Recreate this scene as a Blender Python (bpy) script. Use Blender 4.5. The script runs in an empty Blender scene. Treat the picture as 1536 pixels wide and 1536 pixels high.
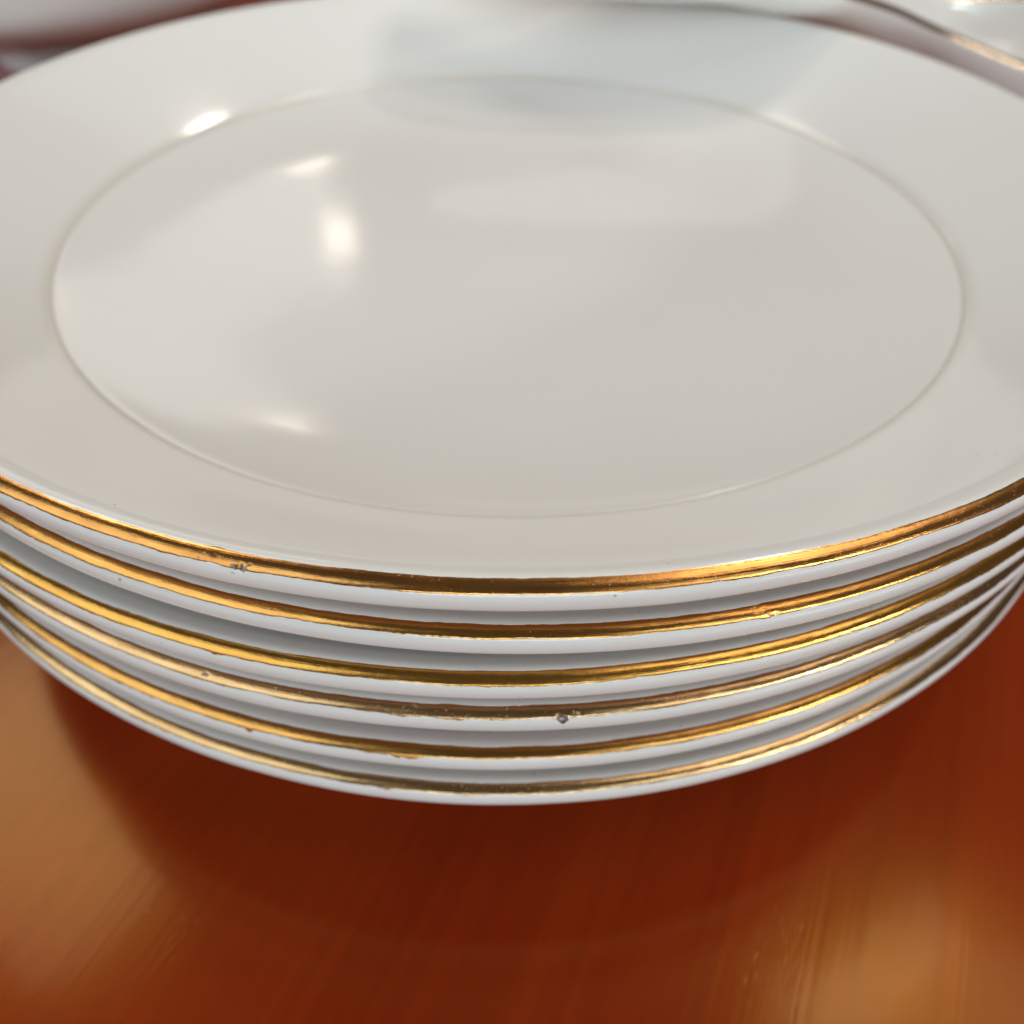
import bpy, math, random
import numpy as np
from mathutils import Matrix, Vector

# ------------------------------------------------------------------ camera, world, lamps, exposure
S = bpy.context.scene
C = S.collection
MM = 0.001
ZT = 71.9                       # height of the uppermost plate's rim above the table, mm


def W(x, y, z):                 # millimetres round the stack's axis, z from the top rim -> metres
    return Vector((x * MM, y * MM, (z + ZT) * MM))


cd = bpy.data.cameras.new('camera')
cam = bpy.data.objects.new('camera', cd)
C.objects.link(cam)
pitch, yaw, roll = .7628, .0036, .0144
fw = Vector((math.sin(yaw) * math.cos(pitch), math.cos(yaw) * math.cos(pitch), -math.sin(pitch)))
rt = Vector((math.cos(yaw), -math.sin(yaw), 0))
up = rt.cross(fw)
r2 = math.cos(roll) * rt + math.sin(roll) * up
u2 = -math.sin(roll) * rt + math.cos(roll) * up
m = Matrix((r2, u2, -fw)).transposed().to_4x4()
m.translation = W(.864, -179.53, 66.79)
cam.matrix_world = m
cd.sensor_width = 36
cd.lens = 36 * 1300 / 1536
cd.clip_start = .002
cd.clip_end = 20
cd.dof.use_dof = True
cd.dof.focus_distance = .0935
cd.dof.aperture_fstop = 17
S.camera = cam

wd = bpy.data.worlds.new('World')
S.world = wd
wd.use_nodes = True
bg = wd.node_tree.nodes['Background']
bg.inputs[0].default_value = (1, .95, .9, 1)
bg.inputs[1].default_value = .06

S.view_settings.view_transform = 'Standard'
S.view_settings.look = 'None'
S.view_settings.exposure = .52
S.view_settings.gamma = 1


def lamp(name, loc, target, sx, sy, radiance, col):
    d = bpy.data.lights.new(name, 'AREA')
    d.shape = 'RECTANGLE'
    d.size, d.size_y = sx, sy
    d.energy = radiance * math.pi * sx * sy
    d.color = col
    o = bpy.data.objects.new(name, d)
    C.objects.link(o)
    o.location = loc
    o.rotation_euler = (Vector(target) - Vector(loc)).to_track_quat('-Z', 'Y').to_euler()
    return o




def at(az, el, dist):           # place a lamp by direction from the stack (degrees, metres)
    a, e = math.radians(az), math.radians(el)
    return (dist * math.cos(e) * math.sin(a), dist * math.cos(e) * math.cos(a), .07 + dist * math.sin(e))


AIM = (0, 0, .06)
lamp('ceiling_spot', at(35, 54, 1.5), AIM, .09, .09, 70, (1, .90, .76))
lamp('ceiling_strip', at(61.5, 62, 1.5), AIM, .10, .30, 6.5, (1, .84, .60))
lamp('ceiling_light', at(-51, 51, 1.7), AIM, .52, .55, 3.9, (1, .93, .82))
lamp('side_window', at(96, 62, 1.8), AIM, 1.1, .8, 2.1, (1, .95, .89))
lamp('back_ceiling_light', at(17, 60, 1.8), AIM, .6, .95, .3, (1, .97, .93))
lamp('back_window', at(-36, 24, 2.2), AIM, 1.7, .5, .7, (1, .97, .92))
lamp('hanging_lamp', at(-13, 25, 1.6), AIM, .055, .04, 6.5, (1, .84, .68))
lamp('shop_window', at(132, 13, 1.4), AIM, .55, .07, 32, (.92, 1, 1))
lamp('front_right_window', at(150, 24, 1.6), AIM, .42, .5, 2.4, (.82, .97, 1))
lamp('front_low_fill', at(178, 3, 1.7), AIM, 1.0, .17, 5.5, (.80, .95, 1))  # added cool fill, low in front, to brighten the white plate edges
lamp('front_left_window', at(-125, 26, 1.6), AIM, 1.5, 1.15, 1.4, (.82, .96, 1))

# ------------------------------------------------------------------ helpers


def link(name, me, mat, parent=None):
    o = bpy.data.objects.new(name, me)
    C.objects.link(o)
    if mat:
        me.materials.append(mat)
    if parent:
        o.parent = parent
    return o


def tag(o, label, cat, group=None, kind=None):
    if label:
        o['label'] = label
    if cat:
        o['category'] = cat
    if group:
        o['group'] = group
    if kind:
        o['kind'] = kind
    return o


def empty(name, loc):
    o = bpy.data.objects.new(name, None)
    o.empty_display_size = .01
    C.objects.link(o)
    o.location = loc
    return o


def grid_mesh(name, P, closed_u, uv=None, attr=None):
    """P: (nu, nv, 3) metres -> quad mesh, u index first."""
    nu, nv = P.shape[:2]
    me = bpy.data.meshes.new(name)
    iu = np.arange(nu if closed_u else nu - 1)
    iv = np.arange(nv - 1)
    A, B = np.meshgrid(iu, iv, indexing='ij')
    A2 = (A + 1) % nu
    F = np.stack([A * nv + B, A2 * nv + B, A2 * nv + B + 1, A * nv + B + 1], -1).reshape(-1, 4)
    me.vertices.add(nu * nv)
    me.vertices.foreach_set('co', P.reshape(-1).astype(np.float32))
    n = len(F)
    me.loops.add(n * 4)
    me.polygons.add(n)
    me.loops.foreach_set('vertex_index', F.reshape(-1).astype(np.int32))
    me.polygons.foreach_set('loop_start', (np.arange(n) * 4).astype(np.int32))
    me.polygons.foreach_set('use_smooth', np.ones(n, bool))
    if uv is not None:
        l = me.uv_layers.new(name='UVMap')
        U = uv.reshape(-1, 2)[F.reshape(-1)].copy()
        if closed_u:                       # unwrap the seam
            q = U.reshape(-1, 4, 2)
            seam = (A2.reshape(-1) == 0)
            per = uv[-1, 0, 0] - uv[0, 0, 0] + (uv[1, 0, 0] - uv[0, 0, 0])
            q[seam, 1:3, 0] += per
        l.data.foreach_set('uv', U.reshape(-1).astype(np.float32))
    if attr is not None:
        for k, v in attr.items():
            a = me.attributes.new(k, 'FLOAT', 'POINT')
            a.data.foreach_set('value', v.reshape(-1).astype(np.float32))
    me.update()
    me.validate()
    return me


def vnoise(x, seed):
    """1-D value noise, x array"""
    i = np.floor(x).astype(np.int64)
    f = x - i
    f = f * f * (3 - 2 * f)

    def h(k):
        v = np.sin((k % 65521) * 12.9898 + seed * 78.233) * 43758.5453
        return (v - np.floor(v)) * 2 - 1
    return h(i) * (1 - f) + h(i + 1) * f


def fbm(x, seed, o=4):
    return sum(vnoise(x * 2 ** k, seed + 13 * k) / 2 ** k for k in range(o))


def smooth_path(pts, step):
    """Catmull-Rom through pts, resampled roughly every `step` mm"""
    p = np.array(pts, float)
    p = np.vstack([2 * p[0] - p[1], p, 2 * p[-1] - p[-2]])
    out = []
    for i in range(1, len(p) - 2):
        L = np.linalg.norm(p[i + 1] - p[i])
        n = max(2, int(math.ceil(L / step)))
        t = np.arange(n)[:, None] / n
        a, b, c, d = p[i - 1], p[i], p[i + 1], p[i + 2]
        # chord-limited tangents keep tight corners from overshooting
        m0 = (c - a) / (np.linalg.norm(c - b) + np.linalg.norm(b - a)) * L
        m1 = (d - b) / (np.linalg.norm(d - c) + np.linalg.norm(c - b)) * L
        out.append((2 * t**3 - 3 * t**2 + 1) * b + (t**3 - 2 * t**2 + t) * m0 + (-2 * t**3 + 3 * t**2) * c + (t**3 - t**2) * m1)
    out.append(p[-2:-1])
    return np.vstack(out)


# ------------------------------------------------------------------ materials
class NT:
    def __init__(self, name):
        self.m = bpy.data.materials.new(name)
        self.m.use_nodes = True
        self.t = self.m.node_tree
        self.b = self.t.nodes['Principled BSDF']

    def n(self, kind, **kw):
        x = self.t.nodes.new(kind)
        for k, v in kw.items():
            if k in ('operation', 'blend_type', 'data_type', 'noise_dimensions', 'feature', 'attribute_name', 'vector_type', 'distance', 'invert', 'voronoi_dimensions', 'rotation_type', 'interpolation_type'):
                setattr(x, k, v)
            else:
                x.inputs[k].default_value = v
        return x

    def l(self, a, b):
        self.t.links.new(a, b)

    def mapped(self, src, scale, rot=(0, 0, 0)):
        mp = self.n('ShaderNodeMapping')
        mp.inputs['Scale'].default_value = scale
        mp.inputs['Rotation'].default_value = rot
        self.l(src, mp.inputs['Vector'])
        return mp.outputs[0]

    def noise(self, vec, scale, detail=3, rough=.5):
        x = self.n('ShaderNodeTexNoise', Scale=scale, Detail=detail, Roughness=rough)
        if vec:
            self.l(vec, x.inputs['Vector'])
        return x.outputs[0]

    def ramp(self, src, p0, p1, c0=(0, 0, 0, 1), c1=(1, 1, 1, 1)):
        x = self.n('ShaderNodeValToRGB')
        e = x.color_ramp.elements
        e[0].position, e[1].position = p0, p1
        e[0].color, e[1].color = c0, c1
        self.l(src, x.inputs[0])
        return x.outputs[0]

    def math(self, op, a, b=None):
        x = self.n('ShaderNodeMath', operation=op)
        for i, v in enumerate((a, b)):
            if v is None:
                continue
            if isinstance(v, (int, float)):
                x.inputs[i].default_value = v
            else:
                self.l(v, x.inputs[i])
        return x.outputs[0]

    def mix(self, f, a, b, mode='MIX'):
        x = self.n('ShaderNodeMix', data_type='RGBA', blend_type=mode)
        for i, v in ((0, f), (6, a), (7, b)):
            if isinstance(v, (int, float, tuple)):
                x.inputs[i].default_value = v
            else:
                self.l(v, x.inputs[i])
        return x.outputs[2]

    def bump(self, h, dist, strength=1, prev=None):
        x = self.n('ShaderNodeBump', Strength=strength, Distance=dist)
        self.l(h, x.inputs['Height'])
        if prev:
            self.l(prev, x.inputs['Normal'])
        return x.outputs[0]


def porcelain(name, chips=True, crease=None):
    k = NT(name)
    b = k.b
    tc = k.n('ShaderNodeTexCoord')
    oi = k.n('ShaderNodeObjectInfo')
    sh = k.n('ShaderNodeVectorMath', operation='ADD')
    k.l(tc.outputs['Object'], sh.inputs[0])
    k.l(k.math('MULTIPLY', oi.outputs['Random'], 7.0), sh.inputs[1])
    obj = sh.outputs[0]
    uvm = k.n('ShaderNodeUVMap')
    sep = k.n('ShaderNodeSeparateXYZ')
    k.l(uvm.outputs[0], sep.inputs[0])
    cloud = k.noise(obj, 14, 3)
    col = k.mix(k.ramp(cloud, .35, .7), (.835, .81, .79, 1), (.815, .788, .763, 1))
    if crease:      # creamier tint where rim meets well, fading outwards up the rim
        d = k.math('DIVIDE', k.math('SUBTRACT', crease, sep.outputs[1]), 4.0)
        crease_tint = k.math('MULTIPLY', k.ramp(d, 0.0, .75, (1, 1, 1, 1), (0, 0, 0, 1)), k.math('GREATER_THAN', d, -.06))
        col = k.mix(k.math('MULTIPLY', crease_tint, .7), col, (.66, .59, .51, 1))
    # small iron specks and dust, only towards the rim edge (v = mm from the lip)
    vo = k.n('ShaderNodeTexVoronoi', Scale=700)
    k.l(obj, vo.inputs['Vector'])
    dots = k.ramp(vo.outputs['Distance'], .06, .20, (1, 1, 1, 1), (0, 0, 0, 1))
    sc = k.n("ShaderNodeSeparateColor")
    k.l(vo.outputs["Color"], sc.inputs[0])
    rnd = k.math("GREATER_THAN", sc.outputs[0], .90)
    patch = k.ramp(k.noise(obj, 60, 3), .48, .62)
    av = k.math('ABSOLUTE', k.math('SUBTRACT', sep.outputs[1], 1.0))
    near = k.ramp(k.math('DIVIDE', av, 30.0), .08, .6, (1, 1, 1, 1), (0, 0, 0, 1))
    sp = k.math('MULTIPLY', k.math('MULTIPLY', dots, rnd), k.math('MULTIPLY', patch, near))
    col = k.mix(k.math('MULTIPLY', sp, .75), col, (.12, .09, .07, 1))
    rough = k.ramp(k.noise(obj, 40, 4), .3, .8, (.10, .10, .10, 1), (.14, .14, .14, 1))
    if chips:
        at = k.n('ShaderNodeAttribute', attribute_name='chip')
        cn = k.noise(obj, 1300, 4)
        cm = k.ramp(k.math('ADD', at.outputs['Fac'], k.math('MULTIPLY', k.math('SUBTRACT', cn, .5), 1.5)), .40, .60)
        col = k.mix(cm, col, k.mix(k.ramp(cn, .48, .70), (.09, .06, .05, 1), (.55, .48, .42, 1)))
        rough = k.mix(cm, rough, (.75, .75, .75, 1))
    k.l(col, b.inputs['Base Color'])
    k.l(rough, b.inputs['Roughness'])
    b.inputs['IOR'].default_value = 1.52
    b.inputs['Subsurface Weight'].default_value = .12
    b.inputs['Subsurface Radius'].default_value = (.9, .8, .65)
    b.inputs['Subsurface Scale'].default_value = .0015
    h1 = k.noise(obj, 55, 2)
    n1 = k.bump(h1, .00022, .5)
    h2 = k.noise(obj, 900, 3)
    nearlip = k.ramp(k.math('DIVIDE', av, 10.0), .1, .5, (1, 1, 1, 1), (0, 0, 0, 1))
    n2 = k.bump(k.math('MULTIPLY', h2, nearlip), .00006, .55, n1)
    k.l(n2, b.inputs['Normal'])
    return k.m


def gilding(name, wear, tint, seed):
    k = NT(name)
    b = k.b
    uvm = k.n('ShaderNodeUVMap')
    uv = uvm.outputs[0]
    off = k.n('ShaderNodeVectorMath', operation='ADD')
    k.l(uv, off.inputs[0])
    off.inputs[1].default_value = (seed * 57.3, seed * 3.1, 0)
    uv = off.outputs[0]
    tc = k.n('ShaderNodeTexCoord').outputs['Object']
    brush = k.noise(k.mapped(uv, (.025, 5.5, 1)), 1.0, 5, .6)
    brush2 = k.noise(k.mapped(uv, (.10, 12, 1)), 1.0, 3, .6)
    blot = k.noise(k.mapped(uv, (.09, .35, 1)), 1.0, 4, .6)
    fine = k.noise(k.mapped(uv, (1.6, 2.6, 1)), 1.0, 4, .65)
    base = k.mix(k.ramp(blot, .35, .7), tint, (tint[0] * .72, tint[1] * .55, tint[2] * .45, 1))
    base = k.mix(k.ramp(brush, .38, .66), base, (tint[0] * .78, tint[1] * .70, tint[2] * .62, 1))
    # rubbed through to the glaze in flecks
    wm = k.ramp(k.math('ADD', k.math('MULTIPLY', fine, .65), k.math('MULTIPLY', blot, .35)), .67 - .09 * wear, .72 - .08 * wear)
    at = k.n('ShaderNodeAttribute', attribute_name='chip')
    cn = k.noise(tc, 1300, 4)
    cm = k.ramp(k.math('ADD', at.outputs['Fac'], k.math('MULTIPLY', k.math('SUBTRACT', cn, .5), 1.5)), .40, .60)
    chipc = k.mix(k.ramp(cn, .50, .70), (.07, .045, .035, 1), (.50, .40, .32, 1))
    wc = k.mix(k.ramp(fine, .64, .72), (.33, .2, .12, 1), (.72, .66, .60, 1))
    col = k.mix(wm, base, wc)
    col = k.mix(cm, col, chipc)
    k.l(col, b.inputs['Base Color'])
    met = k.math('MULTIPLY', k.math('SUBTRACT', 1.0, k.math('MULTIPLY', wm, .9)), k.math('SUBTRACT', 1.0, cm))
    k.l(met, b.inputs['Metallic'])
    r = k.ramp(blot, .3, .75, (.13, .13, .13, 1), (.28, .28, .28, 1))
    r = k.mix(wm, r, (.4, .4, .4, 1))
    r = k.mix(cm, r, (.8, .8, .8, 1))
    k.l(r, b.inputs['Roughness'])
    swell = k.noise(k.mapped(uv, (.16, .5, 1)), 1.0, 3, .55)
    n1 = k.bump(swell, .00015, .5)
    n1 = k.bump(brush, .00003, .5, n1)
    n1 = k.bump(brush2, .000012, .5, n1)
    n2 = k.bump(fine, .000025, .4, n1)
    k.l(n2, b.inputs['Normal'])
    return k.m


def varnished_wood():
    k = NT('varnished_red_wood')
    b = k.b
    obj = k.n('ShaderNodeTexCoord').outputs['Object']
    flat = obj
    obj = k.mapped(obj, (1, 1, 1), (0, 0, math.radians(24)))      # turn to the grain first, stretch after
    rot = (0, 0, 0)
    long_ = k.noise(k.mapped(obj, (45, 2.2, 45), rot), 1.0, 5, .62)
    streak = k.noise(k.mapped(obj, (420, 7, 420), rot), 1.0, 4, .6)
    broad = k.noise(k.mapped(obj, (11, 1.6, 11), rot), 1.0, 3)
    col = k.mix(k.ramp(long_, .32, .72), (.20, .0135, .003, 1), (.265, .025, .004, 1))
    col = k.mix(k.math('MULTIPLY', k.ramp(streak, .42, .72), .4), col, (.13, .008, .003, 1))
    col = k.mix(k.math('MULTIPLY', k.ramp(broad, .4, .7), .4), col, (.31, .038, .005, 1))
    pv = k.n('ShaderNodeTexVoronoi', Scale=1.0)
    k.l(k.mapped(obj, (1900, 260, 1900), rot), pv.inputs['Vector'])
    pores = k.ramp(pv.outputs['Distance'], .06, .34, (0, 0, 0, 1), (1, 1, 1, 1))
    pm = k.ramp(k.noise(k.mapped(obj, (160, 30, 160), rot), 1.0, 4), .50, .66)
    dash = k.math('SUBTRACT', 1.0, k.math('MULTIPLY', k.math('SUBTRACT', 1.0, pores), pm))
    col = k.mix(k.math('MULTIPLY', k.math('SUBTRACT', 1.0, dash), .35), col, (.14, .010, .003, 1))
    # dried-on dust specks
    vo = k.n('ShaderNodeTexVoronoi', Scale=130)
    k.l(obj, vo.inputs['Vector'])
    sc = k.n('ShaderNodeSeparateColor')
    k.l(vo.outputs['Color'], sc.inputs[0])
    dots = k.math('MULTIPLY', k.ramp(vo.outputs['Distance'], .03, .09, (1, 1, 1, 1), (0, 0, 0, 1)), k.math('GREATER_THAN', sc.outputs[0], .955))
    col = k.mix(k.math('MULTIPLY', dots, .4), col, (.40, .20, .10, 1))
    k.l(col, b.inputs['Base Color'])
    rr = k.ramp(k.noise(obj, 25, 4), .3, .75, (.16, .16, .16, 1), (.22, .22, .22, 1))
    k.l(rr, b.inputs['Roughness'])
    b.inputs['Specular IOR Level'].default_value = .44
    b.inputs['Specular Tint'].default_value = (1, .58, .08, 1)
    b.inputs['Coat Weight'].default_value = .08
    b.inputs['Coat IOR'].default_value = 1.45
    b.inputs['Coat Roughness'].default_value = .08
    n1 = k.bump(dash, .00004, .4)
    n1 = k.bump(streak, .00009, .3, n1)
    k.l(n1, b.inputs['Normal'])
    n2 = k.bump(dash, .00004, .4)
    n2 = k.bump(streak, .00003, .3, n2)
    n2 = k.bump(k.noise(obj, 60, 3), .0003, .3, n2)
    k.l(n2, b.inputs['Coat Normal'])
    return k.m


def plain(name, col, rough, spec=.5):
    k = NT(name)
    obj = k.n('ShaderNodeTexCoord').outputs['Object']
    n = k.noise(obj, 60, 4)
    c = k.mix(k.ramp(n, .3, .7), (*[v * .88 for v in col], 1), (*col, 1))
    k.l(c, k.b.inputs['Base Color'])
    k.b.inputs['Roughness'].default_value = rough
    k.b.inputs['Specular IOR Level'].default_value = spec
    k.l(k.bump(k.noise(obj, 500, 3), .0001, .4), k.b.inputs['Normal'])
    return k.m


M_PORC_PLAIN = porcelain('glazed_porcelain_plain', False)
M_WOOD = varnished_wood()

# ------------------------------------------------------------------ the table
import bmesh
bm = bmesh.new()
bmesh.ops.create_cube(bm, size=1)
for v in bm.verts:
    v.co.x *= 1.9
    v.co.y *= 1.5
    v.co.z *= .03
bmesh.ops.bevel(bm, geom=list(bm.edges), offset=.006, segments=3, profile=.6, affect='EDGES')
me = bpy.data.meshes.new('table')
bm.to_mesh(me)
bm.free()
table = link('table', me, M_WOOD)
table.location = (0, .30, -.015)
tag(table, 'varnished red-brown wooden table top under the stack of plates', 'table')

# ------------------------------------------------------------------ the plates
FLOOR_Z, FLOOR_T = -22.8, 3.6
# angles: dense along the front where the edge is seen sharply, seam at the back
dense = np.linspace(-165, -15, 1500, endpoint=False)
sparse = np.linspace(-15, 195, 330, endpoint=False)
TH_ALL = np.concatenate([dense, sparse])
TH_ALL = np.radians(np.concatenate([TH_ALL[(TH_ALL >= 90)] - 360, TH_ALL[TH_ALL < 90]]))
TH_ALL.sort()
# body outline: underside centre -> foot -> underside of the rim -> lip -> upper side -> centre


def plate_profile(foot_h):
    fb = FLOOR_Z - FLOOR_T - foot_h
    under = FLOOR_Z - FLOOR_T
    pts_u = [(0.3, under), (30, under), (55, under - .1), (57.2, under - .5), (57.8, fb + .7), (58.6, fb), (61.4, fb), (62.4, fb + .8),
             (63.6, under + .2), (68, under + .7), (76, under + 1.7), (82, under + 3.2), (88, -21.6), (93, -19.6),
             (97, -17.2), (104, -13.0), (112, -8.2), (117, -5.35), (118.8, -4.6)]
    lip = [(118.8, -4.6), (119.9, -4.36), (120.8, -3.9), (121.3, -3.15), (121.48, -2.2), (121.42, -1.35), (121.05, -.6), (120.4, -.1), (119.6, .12), (118.8, .02), (117.6, -.42)]
    top = [(117.6, -.42), (115, -2.0), (110, -5.3), (104, -9.35), (98.5, -13.1), (95, -15.5), (93.6, -16.5), (92.95, -17.05), (92.72, -17.4), (92.62, -17.80)]
    well = [(92.5, -17.80), (92.28, -17.46), (91.9, -17.42)] + [(r, -17.42 - 5.25 * (1 - ((r - 48) / 43.9)**3)) for r in (90, 87, 84, 80, 76, 71, 66, 60, 54)] + [(48, -22.68), (30, FLOOR_Z), (0.3, FLOOR_Z)]
    a = smooth_path(pts_u, 4.0)
    b = smooth_path(lip, .16)
    c = smooth_path(top, 1.4)
    d = smooth_path(well, 2.2)
    P = np.vstack([a[:-1], b[:-1], c, d])
    seg = np.r_[0, np.cumsum(np.hypot(*np.diff(P, axis=0).T))]
    k0 = len(a) - 1 + int(np.argmax(b[:, 0]))
    s = seg - seg[k0]          # 0 at the outermost point, + over the top
    return P, s


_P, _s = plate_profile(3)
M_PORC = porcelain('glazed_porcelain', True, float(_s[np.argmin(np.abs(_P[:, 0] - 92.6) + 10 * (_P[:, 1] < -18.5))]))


def chip_field(u, s, chips):
    """depth (mm) and mask over arc length u and profile length s (both arrays of one shape)"""
    dep = np.zeros(u.shape)
    msk = np.zeros(u.shape)
    for (deg, s0, wu, ws, d, mk) in chips:
        uu = u - math.radians(deg) * 121.0
        du = (uu + .45 * wu * fbm(s * 2.1 + deg, deg, 3)) / wu
        ds = (s - s0 + .55 * ws * fbm(u * 1.5 + deg, deg + 9, 4)) / ws
        q = np.clip((1.1 - np.sqrt(du**2 + ds**2)) * 2.2, 0, 1)
        dep += .35 * d * q * (.7 + .5 * fbm(u * 2.3, deg + 5, 3) + .4 * fbm(s * 3.1, deg + 2, 2))
        msk = np.maximum(msk, q * mk)
    return dep, msk


def profile_normals(P):
    t = np.gradient(P, axis=0)
    n = np.stack([t[:, 1], -t[:, 0]], 1)      # outline runs underside -> lip -> top, so this points outwards
    return n / (np.linalg.norm(n, axis=1)[:, None] + 1e-9)


def make_plate(i, loc, tilt, foot_h, chips, drips, band, gold, seed, label):
    root = empty('dinner_plate', W(loc[0], loc[1], loc[2]))
    root.rotation_euler = (math.radians(tilt[0]), math.radians(tilt[1]), 0)
    tag(root, label, 'plate', 'plates in the stack')
    P, s = plate_profile(foot_h)
    N = profile_normals(P)
    # body
    dep, msk = chip_field(*np.broadcast_arrays(TH_ALL[:, None] * 121.0, s[None]), chips)
    warp = 1 + .0011 * np.cos(2 * TH_ALL + seed) + .0005 * fbm(TH_ALL * 6, seed, 2)
    sag = .22 * np.cos(2 * TH_ALL + seed * 1.7) + .10 * np.cos(3 * TH_ALL + seed)

    def place(Pp, Nn, TH, dp, lift):
        R = Pp[..., 0] - Nn[..., 0] * (dp - lift)
        Z = Pp[..., 1] - Nn[..., 1] * (dp - lift)
        wfac = np.clip((R - 62) / 58, 0, 1)
        wp = 1 + .0011 * np.cos(2 * TH + seed)[:, None] * wfac + .0005 * fbm(TH * 6, seed, 2)[:, None] * wfac
        Z = Z + (.22 * np.cos(2 * TH + seed * 1.7) + .10 * np.cos(3 * TH + seed))[:, None] * wfac
        R = R * wp
        return np.stack([R * np.cos(TH)[:, None], R * np.sin(TH)[:, None], Z], -1) * MM
    PP = np.broadcast_to(P[None], (len(TH_ALL),) + P.shape)
    NN = np.broadcast_to(N[None], PP.shape)
    V = place(PP, NN, TH_ALL, dep, 0)
    uv = np.stack(np.broadcast_arrays(TH_ALL[:, None] * 121, s[None]), -1)
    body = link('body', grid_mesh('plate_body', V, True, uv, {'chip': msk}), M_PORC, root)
    # gilt band: its own thin skin over the lip, ragged along both edges
    u = TH_ALL * 121
    lo = band[0] + .08 * fbm(u * .22, seed + 3, 3) + .035 * fbm(u * 1.1, seed + 4, 4)
    lo = lo - .10 * np.clip(fbm(u * .13, seed + 21, 2) - .15, 0, 1) * (1 + fbm(u * 2.2, seed + 22, 3))
    hi = band[1] + .06 * fbm(u * .2, seed + 6, 3) + .025 * fbm(u * 1.3, seed + 7, 3)
    for (deg, w, dlo, dhi) in drips:
        g = np.exp(-((u - math.radians(deg) * 121) / w)**2)
        lo = lo - g * dlo * (1 + .5 * fbm(u * 1.7, deg, 3))
        hi = hi + g * dhi
    nv = 15
    fr = np.linspace(0, 1, nv)
    sb = lo[:, None] + (hi - lo)[:, None] * fr[None]
    Pb = np.stack([np.interp(sb, s, P[:, 0]), np.interp(sb, s, P[:, 1])], -1)
    Nb = np.stack([np.interp(sb, s, N[:, 0]), np.interp(sb, s, N[:, 1])], -1)
    Nb /= np.linalg.norm(Nb, axis=-1)[..., None]
    ug = np.broadcast_to(u[:, None], sb.shape)
    depb, mb = chip_field(ug, sb, chips)
    lift = np.full(sb.shape, .02)
    lift[:, 0] = -.01
    lift[:, -1] = -.01
    Vb = place(Pb, Nb, TH_ALL, depb, lift)
    uvb = np.stack([ug, sb], -1)
    link('gold_band', grid_mesh('plate_gold_band', Vb, True, uvb, {'chip': mb}), gold, root)
    return root


G1 = gilding('gilding_bright', .75, (.72, .36, .11, 1), 1)
G2 = gilding('gilding_brushed', .6, (.72, .37, .10, 1), 2)
G3 = gilding('gilding_deep', .20, (.76, .42, .10, 1), 3)
G4 = gilding('gilding_rubbed', .95, (.70, .45, .22, 1), 4)
G5 = gilding('gilding_dull', .45, (.70, .38, .11, 1), 5)
G6 = gilding('gilding_worn', .85, (.68, .45, .22, 1), 6)

zs = [0, -7.9, -14.6, -22.2, -34.0, -41.5]
ZB = -(FLOOR_T - FLOOR_Z)       # underside of the floor below its rim
feet = []
for i in range(6):
    below = zs[i + 1] + FLOOR_Z if i < 5 else -ZT
    feet.append(zs[i] + ZB - below - .03)
# chips: (theta deg, s mm, half width along, half width across, depth mm, mask)
plates = [
    ((0, 0, 0), (0, 0), [(-103.1, 1.35, 1.15, .55, .14, .62), (-103.5, .55, .5, .25, .06, .5), (-104.6, 2.2, .5, .3, .08, .3)], [(-104.6, .8, -.1, .16)], (1.1, 3.0), G1, 1.3,
     'topmost plate of the stack, its white face and gold rim in full view'),
    ((.75, .5, -7.9), (0, -.15), [(-76.4, 2.1, .9, .6, .10, .38), (-75.7, 1.3, .9, .35, .10, .45)], [(-76.0, .9, .2, .1)], (1.15, 2.85), G2, 2.1,
     'second plate from the top of the stack, brushed gold rim with one nick'),
    ((-1.3, -.7, -14.6), (0, -.2), [(-68.8, 1.1, .8, .35, .10, .45)], [(-105.5, 1.2, .25, 0)], (1.1, 2.9), G3, 3.7,
     'third plate from the top, deep yellow gold rim with its edge running unevenly'),
    ((-1.5, -.3, -22.2), (0, .1), [(-85.65, 1.05, .85, .72, .30, 1.1), (-84.9, 1.9, .6, .4, .10, .35), (-107, 2.1, .9, .4, .10, .45), (-94.2, 2.3, 1.3, .3, .06, .45)], [(-92, 2, .1, .1)], (1.15, 2.85), G4, 4.2,
     'fourth plate from the top, rubbed pale gold rim with a dark chip at the front'),
    ((-2.2, .9, -34.0), (0, 0), [(-95.5, 1.5, 2.2, .5, .02, .2)], [(-94.8, 2.0, .55, 0), (-96.9, 1.4, .22, 0), (-105, .5, .4, 0)], (1.15, 2.9), G5, 5.9,
     'fifth plate from the top, dull gold rim with the gilding dripped below its line'),
    ((-1.9, -.1, -41.5), (0, .25), [(-63.3, 1.6, .25, 1.3, .12, .45)], [(-96.5, .9, .3, 0), (-91, 1.6, .18, 0)], (1.2, 2.9), G6, 6.4,
     'lowest plate of the stack, pale worn gold rim just above the table'),
]
for i, (loc, tilt, chips, drips, band, gold, seed, label) in enumerate(plates):
    make_plate(i, loc, tilt, feet[i], chips, drips, band, gold, seed, label)

# ------------------------------------------------------------------ other crockery behind the stack


def lathe(name, pts, step, nseg, mat, parent, closed=True):
    P = smooth_path(pts, step)
    th = np.radians(np.arange(nseg) * 360 / nseg)
    V = np.stack([P[None, :, 0] * np.cos(th)[:, None], P[None, :, 0] * np.sin(th)[:, None], np.broadcast_to(P[None, :, 1], (nseg, len(P)))], -1) * MM
    seg = np.r_[0, np.cumsum(np.hypot(*np.diff(P, axis=0).T))] + 100
    uv = np.stack(np.broadcast_arrays(th[:, None] * 100, seg[None]), -1)
    return link(name, grid_mesh(name, V, True, uv), mat, parent)


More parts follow.
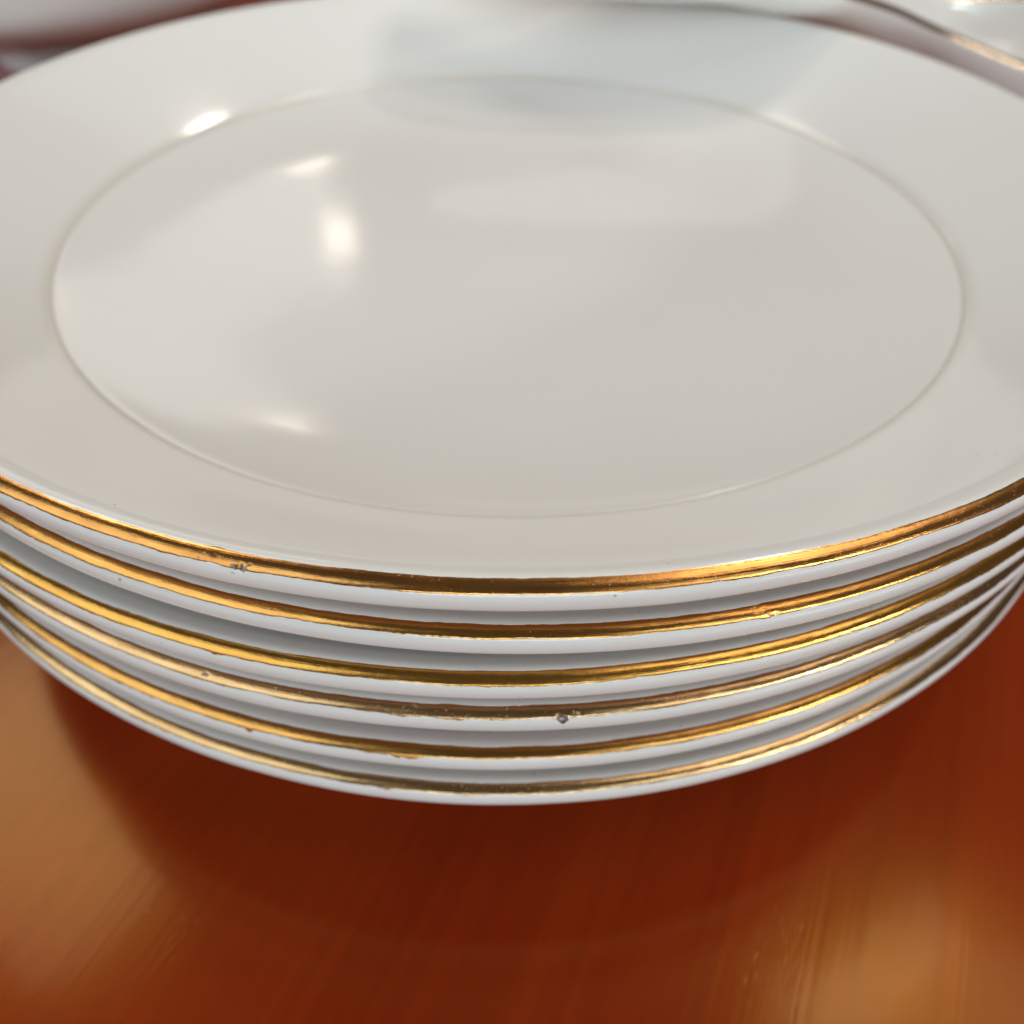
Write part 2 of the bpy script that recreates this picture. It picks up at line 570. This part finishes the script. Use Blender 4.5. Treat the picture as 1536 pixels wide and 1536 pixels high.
# white bowl, back left (z from the table)
bowl = empty('serving_bowl', (-.220, .300, .0008))
tag(bowl, 'plain white wide bowl behind the stack, standing on the pink paper', 'bowl')
lathe('body', [(.3, 7), (24, 7), (33, 6.5), (34.5, 2), (35.5, .2), (38, .2), (39, 2), (40, 8), (56, 14), (80, 24), (93, 30), (99.5, 36), (102, 48), (103.3, 74), (104, 78), (102.5, 80), (100, 78),
               (98, 50), (93, 38), (78, 28), (52, 19), (25, 14), (.3, 13)], 2.5, 160, M_PORC_PLAIN, bowl)

# sauce boat, back right: long body, spout over the plates, gilt along its dipping rim
boat = empty('sauce_boat', (.172, .148, 0))
tag(boat, 'white sauce boat with gilt rim, its spout reaching over the plates', 'sauce boat')
st = np.array([  # x, half width, front y, rim z, keel z   (mm, z from the top plate's rim)
    (226, 8, 140, -4, -20), (216, 27, 122, -10, -40), (196, 42, 107, -17, -52), (172, 47, 101, -18, -55), (153, 46, 99, -15, -52), (138, 43, 98, -10, -40),
    (122, 39, 96, -4.5, -26), (105, 35, 88, 2.5, -22), (85, 32, 79, 8.5, -6), (60, 25, 79, 9.5, .8), (35, 20, 80, 9.8, 2), (10, 16, 82, 10.5, 3.5), (-12, 11, 86, 11.5, 5.5), (-26, 5, 93, 12.5, 9)], float)
xs = np.linspace(0, len(st) - 1, 110)
q = np.stack([np.interp(xs, np.arange(len(st)), st[:, j]) for j in range(5)], 1)
for _ in range(6):
    q[1:-1] = (q[:-2] + 2 * q[1:-1] + q[2:]) / 4
ph = np.linspace(0, math.pi, 49)


def boat_surf(q, inset):
    x, w, fy, zr, zk = q.T
    w2 = np.maximum(w - inset, .8)
    yc = fy + w
    y = yc[:, None] - w2[:, None] * np.sign(np.cos(ph)) * np.abs(np.cos(ph))[None] ** 1.5
    z = zr[:, None] + ((zk + inset) - zr)[:, None] * np.abs(np.sin(ph))[None] ** 1.25
    return np.stack([np.broadcast_to(x[:, None], y.shape), y, z], -1)


outer = boat_surf(q, 0)
inner = boat_surf(q, 3.2)
inner[:, 0, 2] += .0
full = np.concatenate([outer, inner[:, ::-1], outer[:, :1]], 1)
# end caps: pinch the last rings
capA = full[:1].mean(1, keepdims=True).repeat(full.shape[1], 1)
capB = full[-1:].mean(1, keepdims=True).repeat(full.shape[1], 1)
full = np.concatenate([capA, full, capB], 0)
base = np.array([172, 148, -ZT])
uvx = np.stack(np.broadcast_arrays(np.arange(full.shape[0])[:, None] * 2.0, np.arange(full.shape[1])[None] * 2.0 + 200), -1)
link('body', grid_mesh('boat_body', (full - base) * MM, False, uvx), M_PORC_PLAIN, boat)
# gilt line along the rim: tube following both rim edges
rim = np.concatenate([(outer[:, 0] + inner[:, 0]) / 2, ((outer[:, -1] + inner[:, -1]) / 2)[::-1]], 0)
rim = np.concatenate([rim, rim[:1]], 0)
tan = np.gradient(rim, axis=0)
tan /= np.linalg.norm(tan, axis=1)[:, None] + 1e-9
side = np.cross(tan, [0, 0, 1])
side /= np.linalg.norm(side, axis=1)[:, None] + 1e-9
upv = np.cross(side, tan)
al = np.linspace(0, 2 * math.pi, 17)
tube = rim[:, None] + 1.45 * (np.cos(al)[None, :, None] * side[:, None] + np.sin(al)[None, :, None] * upv[:, None])
uvt = np.stack(np.broadcast_arrays(np.arange(len(rim))[:, None] * 2.5, al[None] * 2.3), -1)
link('gold_rim', grid_mesh('boat_gold_rim', (tube - base) * MM, False, uvt), gilding('gilding_boat', .9, (.80, .60, .42, 1), 8), boat)
# foot
th = np.radians(np.arange(96) * 360 / 96)
fp = smooth_path([(.50, -44), (.52, -56), (.74, -66), (.92, -70.6), (.95, -71.85), (.86, -71.88), (.78, -69), (.3, -66), (.02, -66)], .05 * 40)
F = np.stack([172 + 40 * fp[None, :, 0] * np.cos(th)[:, None], 148 + 32 * fp[None, :, 0] * np.sin(th)[:, None], np.broadcast_to(fp[None, :, 1], (96, len(fp)))], -1)
link('foot', grid_mesh('boat_foot', (F - base) * MM, True, np.zeros(F.shape[:2] + (2,)) + 200), M_PORC_PLAIN, boat)
# loop handle at the far end
hp = smooth_path([(220, -10), (240, 2), (260, -4), (266, -22), (254, -38), (232, -40), (212, -34)], 2.0)
hc = np.stack([hp[:, 0], np.full(len(hp), 147.), hp[:, 1]], 1)
ht = np.gradient(hc, axis=0)
ht /= np.linalg.norm(ht, axis=1)[:, None]
hs = np.array([0, 1., 0])
hu = np.cross(ht, hs)
tube = hc[:, None] + 4.5 * np.cos(al)[None, :, None] * hs + 3.2 * np.sin(al)[None, :, None] * hu[:, None]
link('handle', grid_mesh('boat_handle', (tube - base) * MM, False, np.zeros(tube.shape[:2] + (2,)) + 200), M_PORC_PLAIN, boat)

# pink paper lying on the table by the bowl
bm = bmesh.new()
pc = [(-272, 205), (-232, 205), (-222, 345), (-262, 345)]
n = 12
rows = []
for j in range(n + 1):
    t = j / n
    a = np.array(pc[0]) * (1 - t) + np.array(pc[3]) * t
    b_ = np.array(pc[1]) * (1 - t) + np.array(pc[2]) * t
    row = []
    for i in range(7):
        p = a + (b_ - a) * i / 6
        row.append(bm.verts.new(((p[0] + 247) * MM, (p[1] - 275) * MM, .0006 + .004 * max(0, t - .55)**2 * 4 + .0015 * (i / 6) ** 3)))
    rows.append(row)
for j in range(n):
    for i in range(6):
        bm.faces.new((rows[j][i], rows[j][i + 1], rows[j + 1][i + 1], rows[j + 1][i]))
ext = bmesh.ops.extrude_face_region(bm, geom=list(bm.faces))
for v in [g for g in ext['geom'] if isinstance(g, bmesh.types.BMVert)]:
    v.co.z -= .0004
bmesh.ops.recalc_face_normals(bm, faces=list(bm.faces))
me = bpy.data.meshes.new('paper_slip')
bm.to_mesh(me)
bm.free()
paper = link('paper_slip', me, plain('pink_paper', (.68, .36, .36), .8, .2))
paper.location = (-.247, .275, 0)
tag(paper, 'pale pink slip of paper lying on the table by the bowl', 'paper')
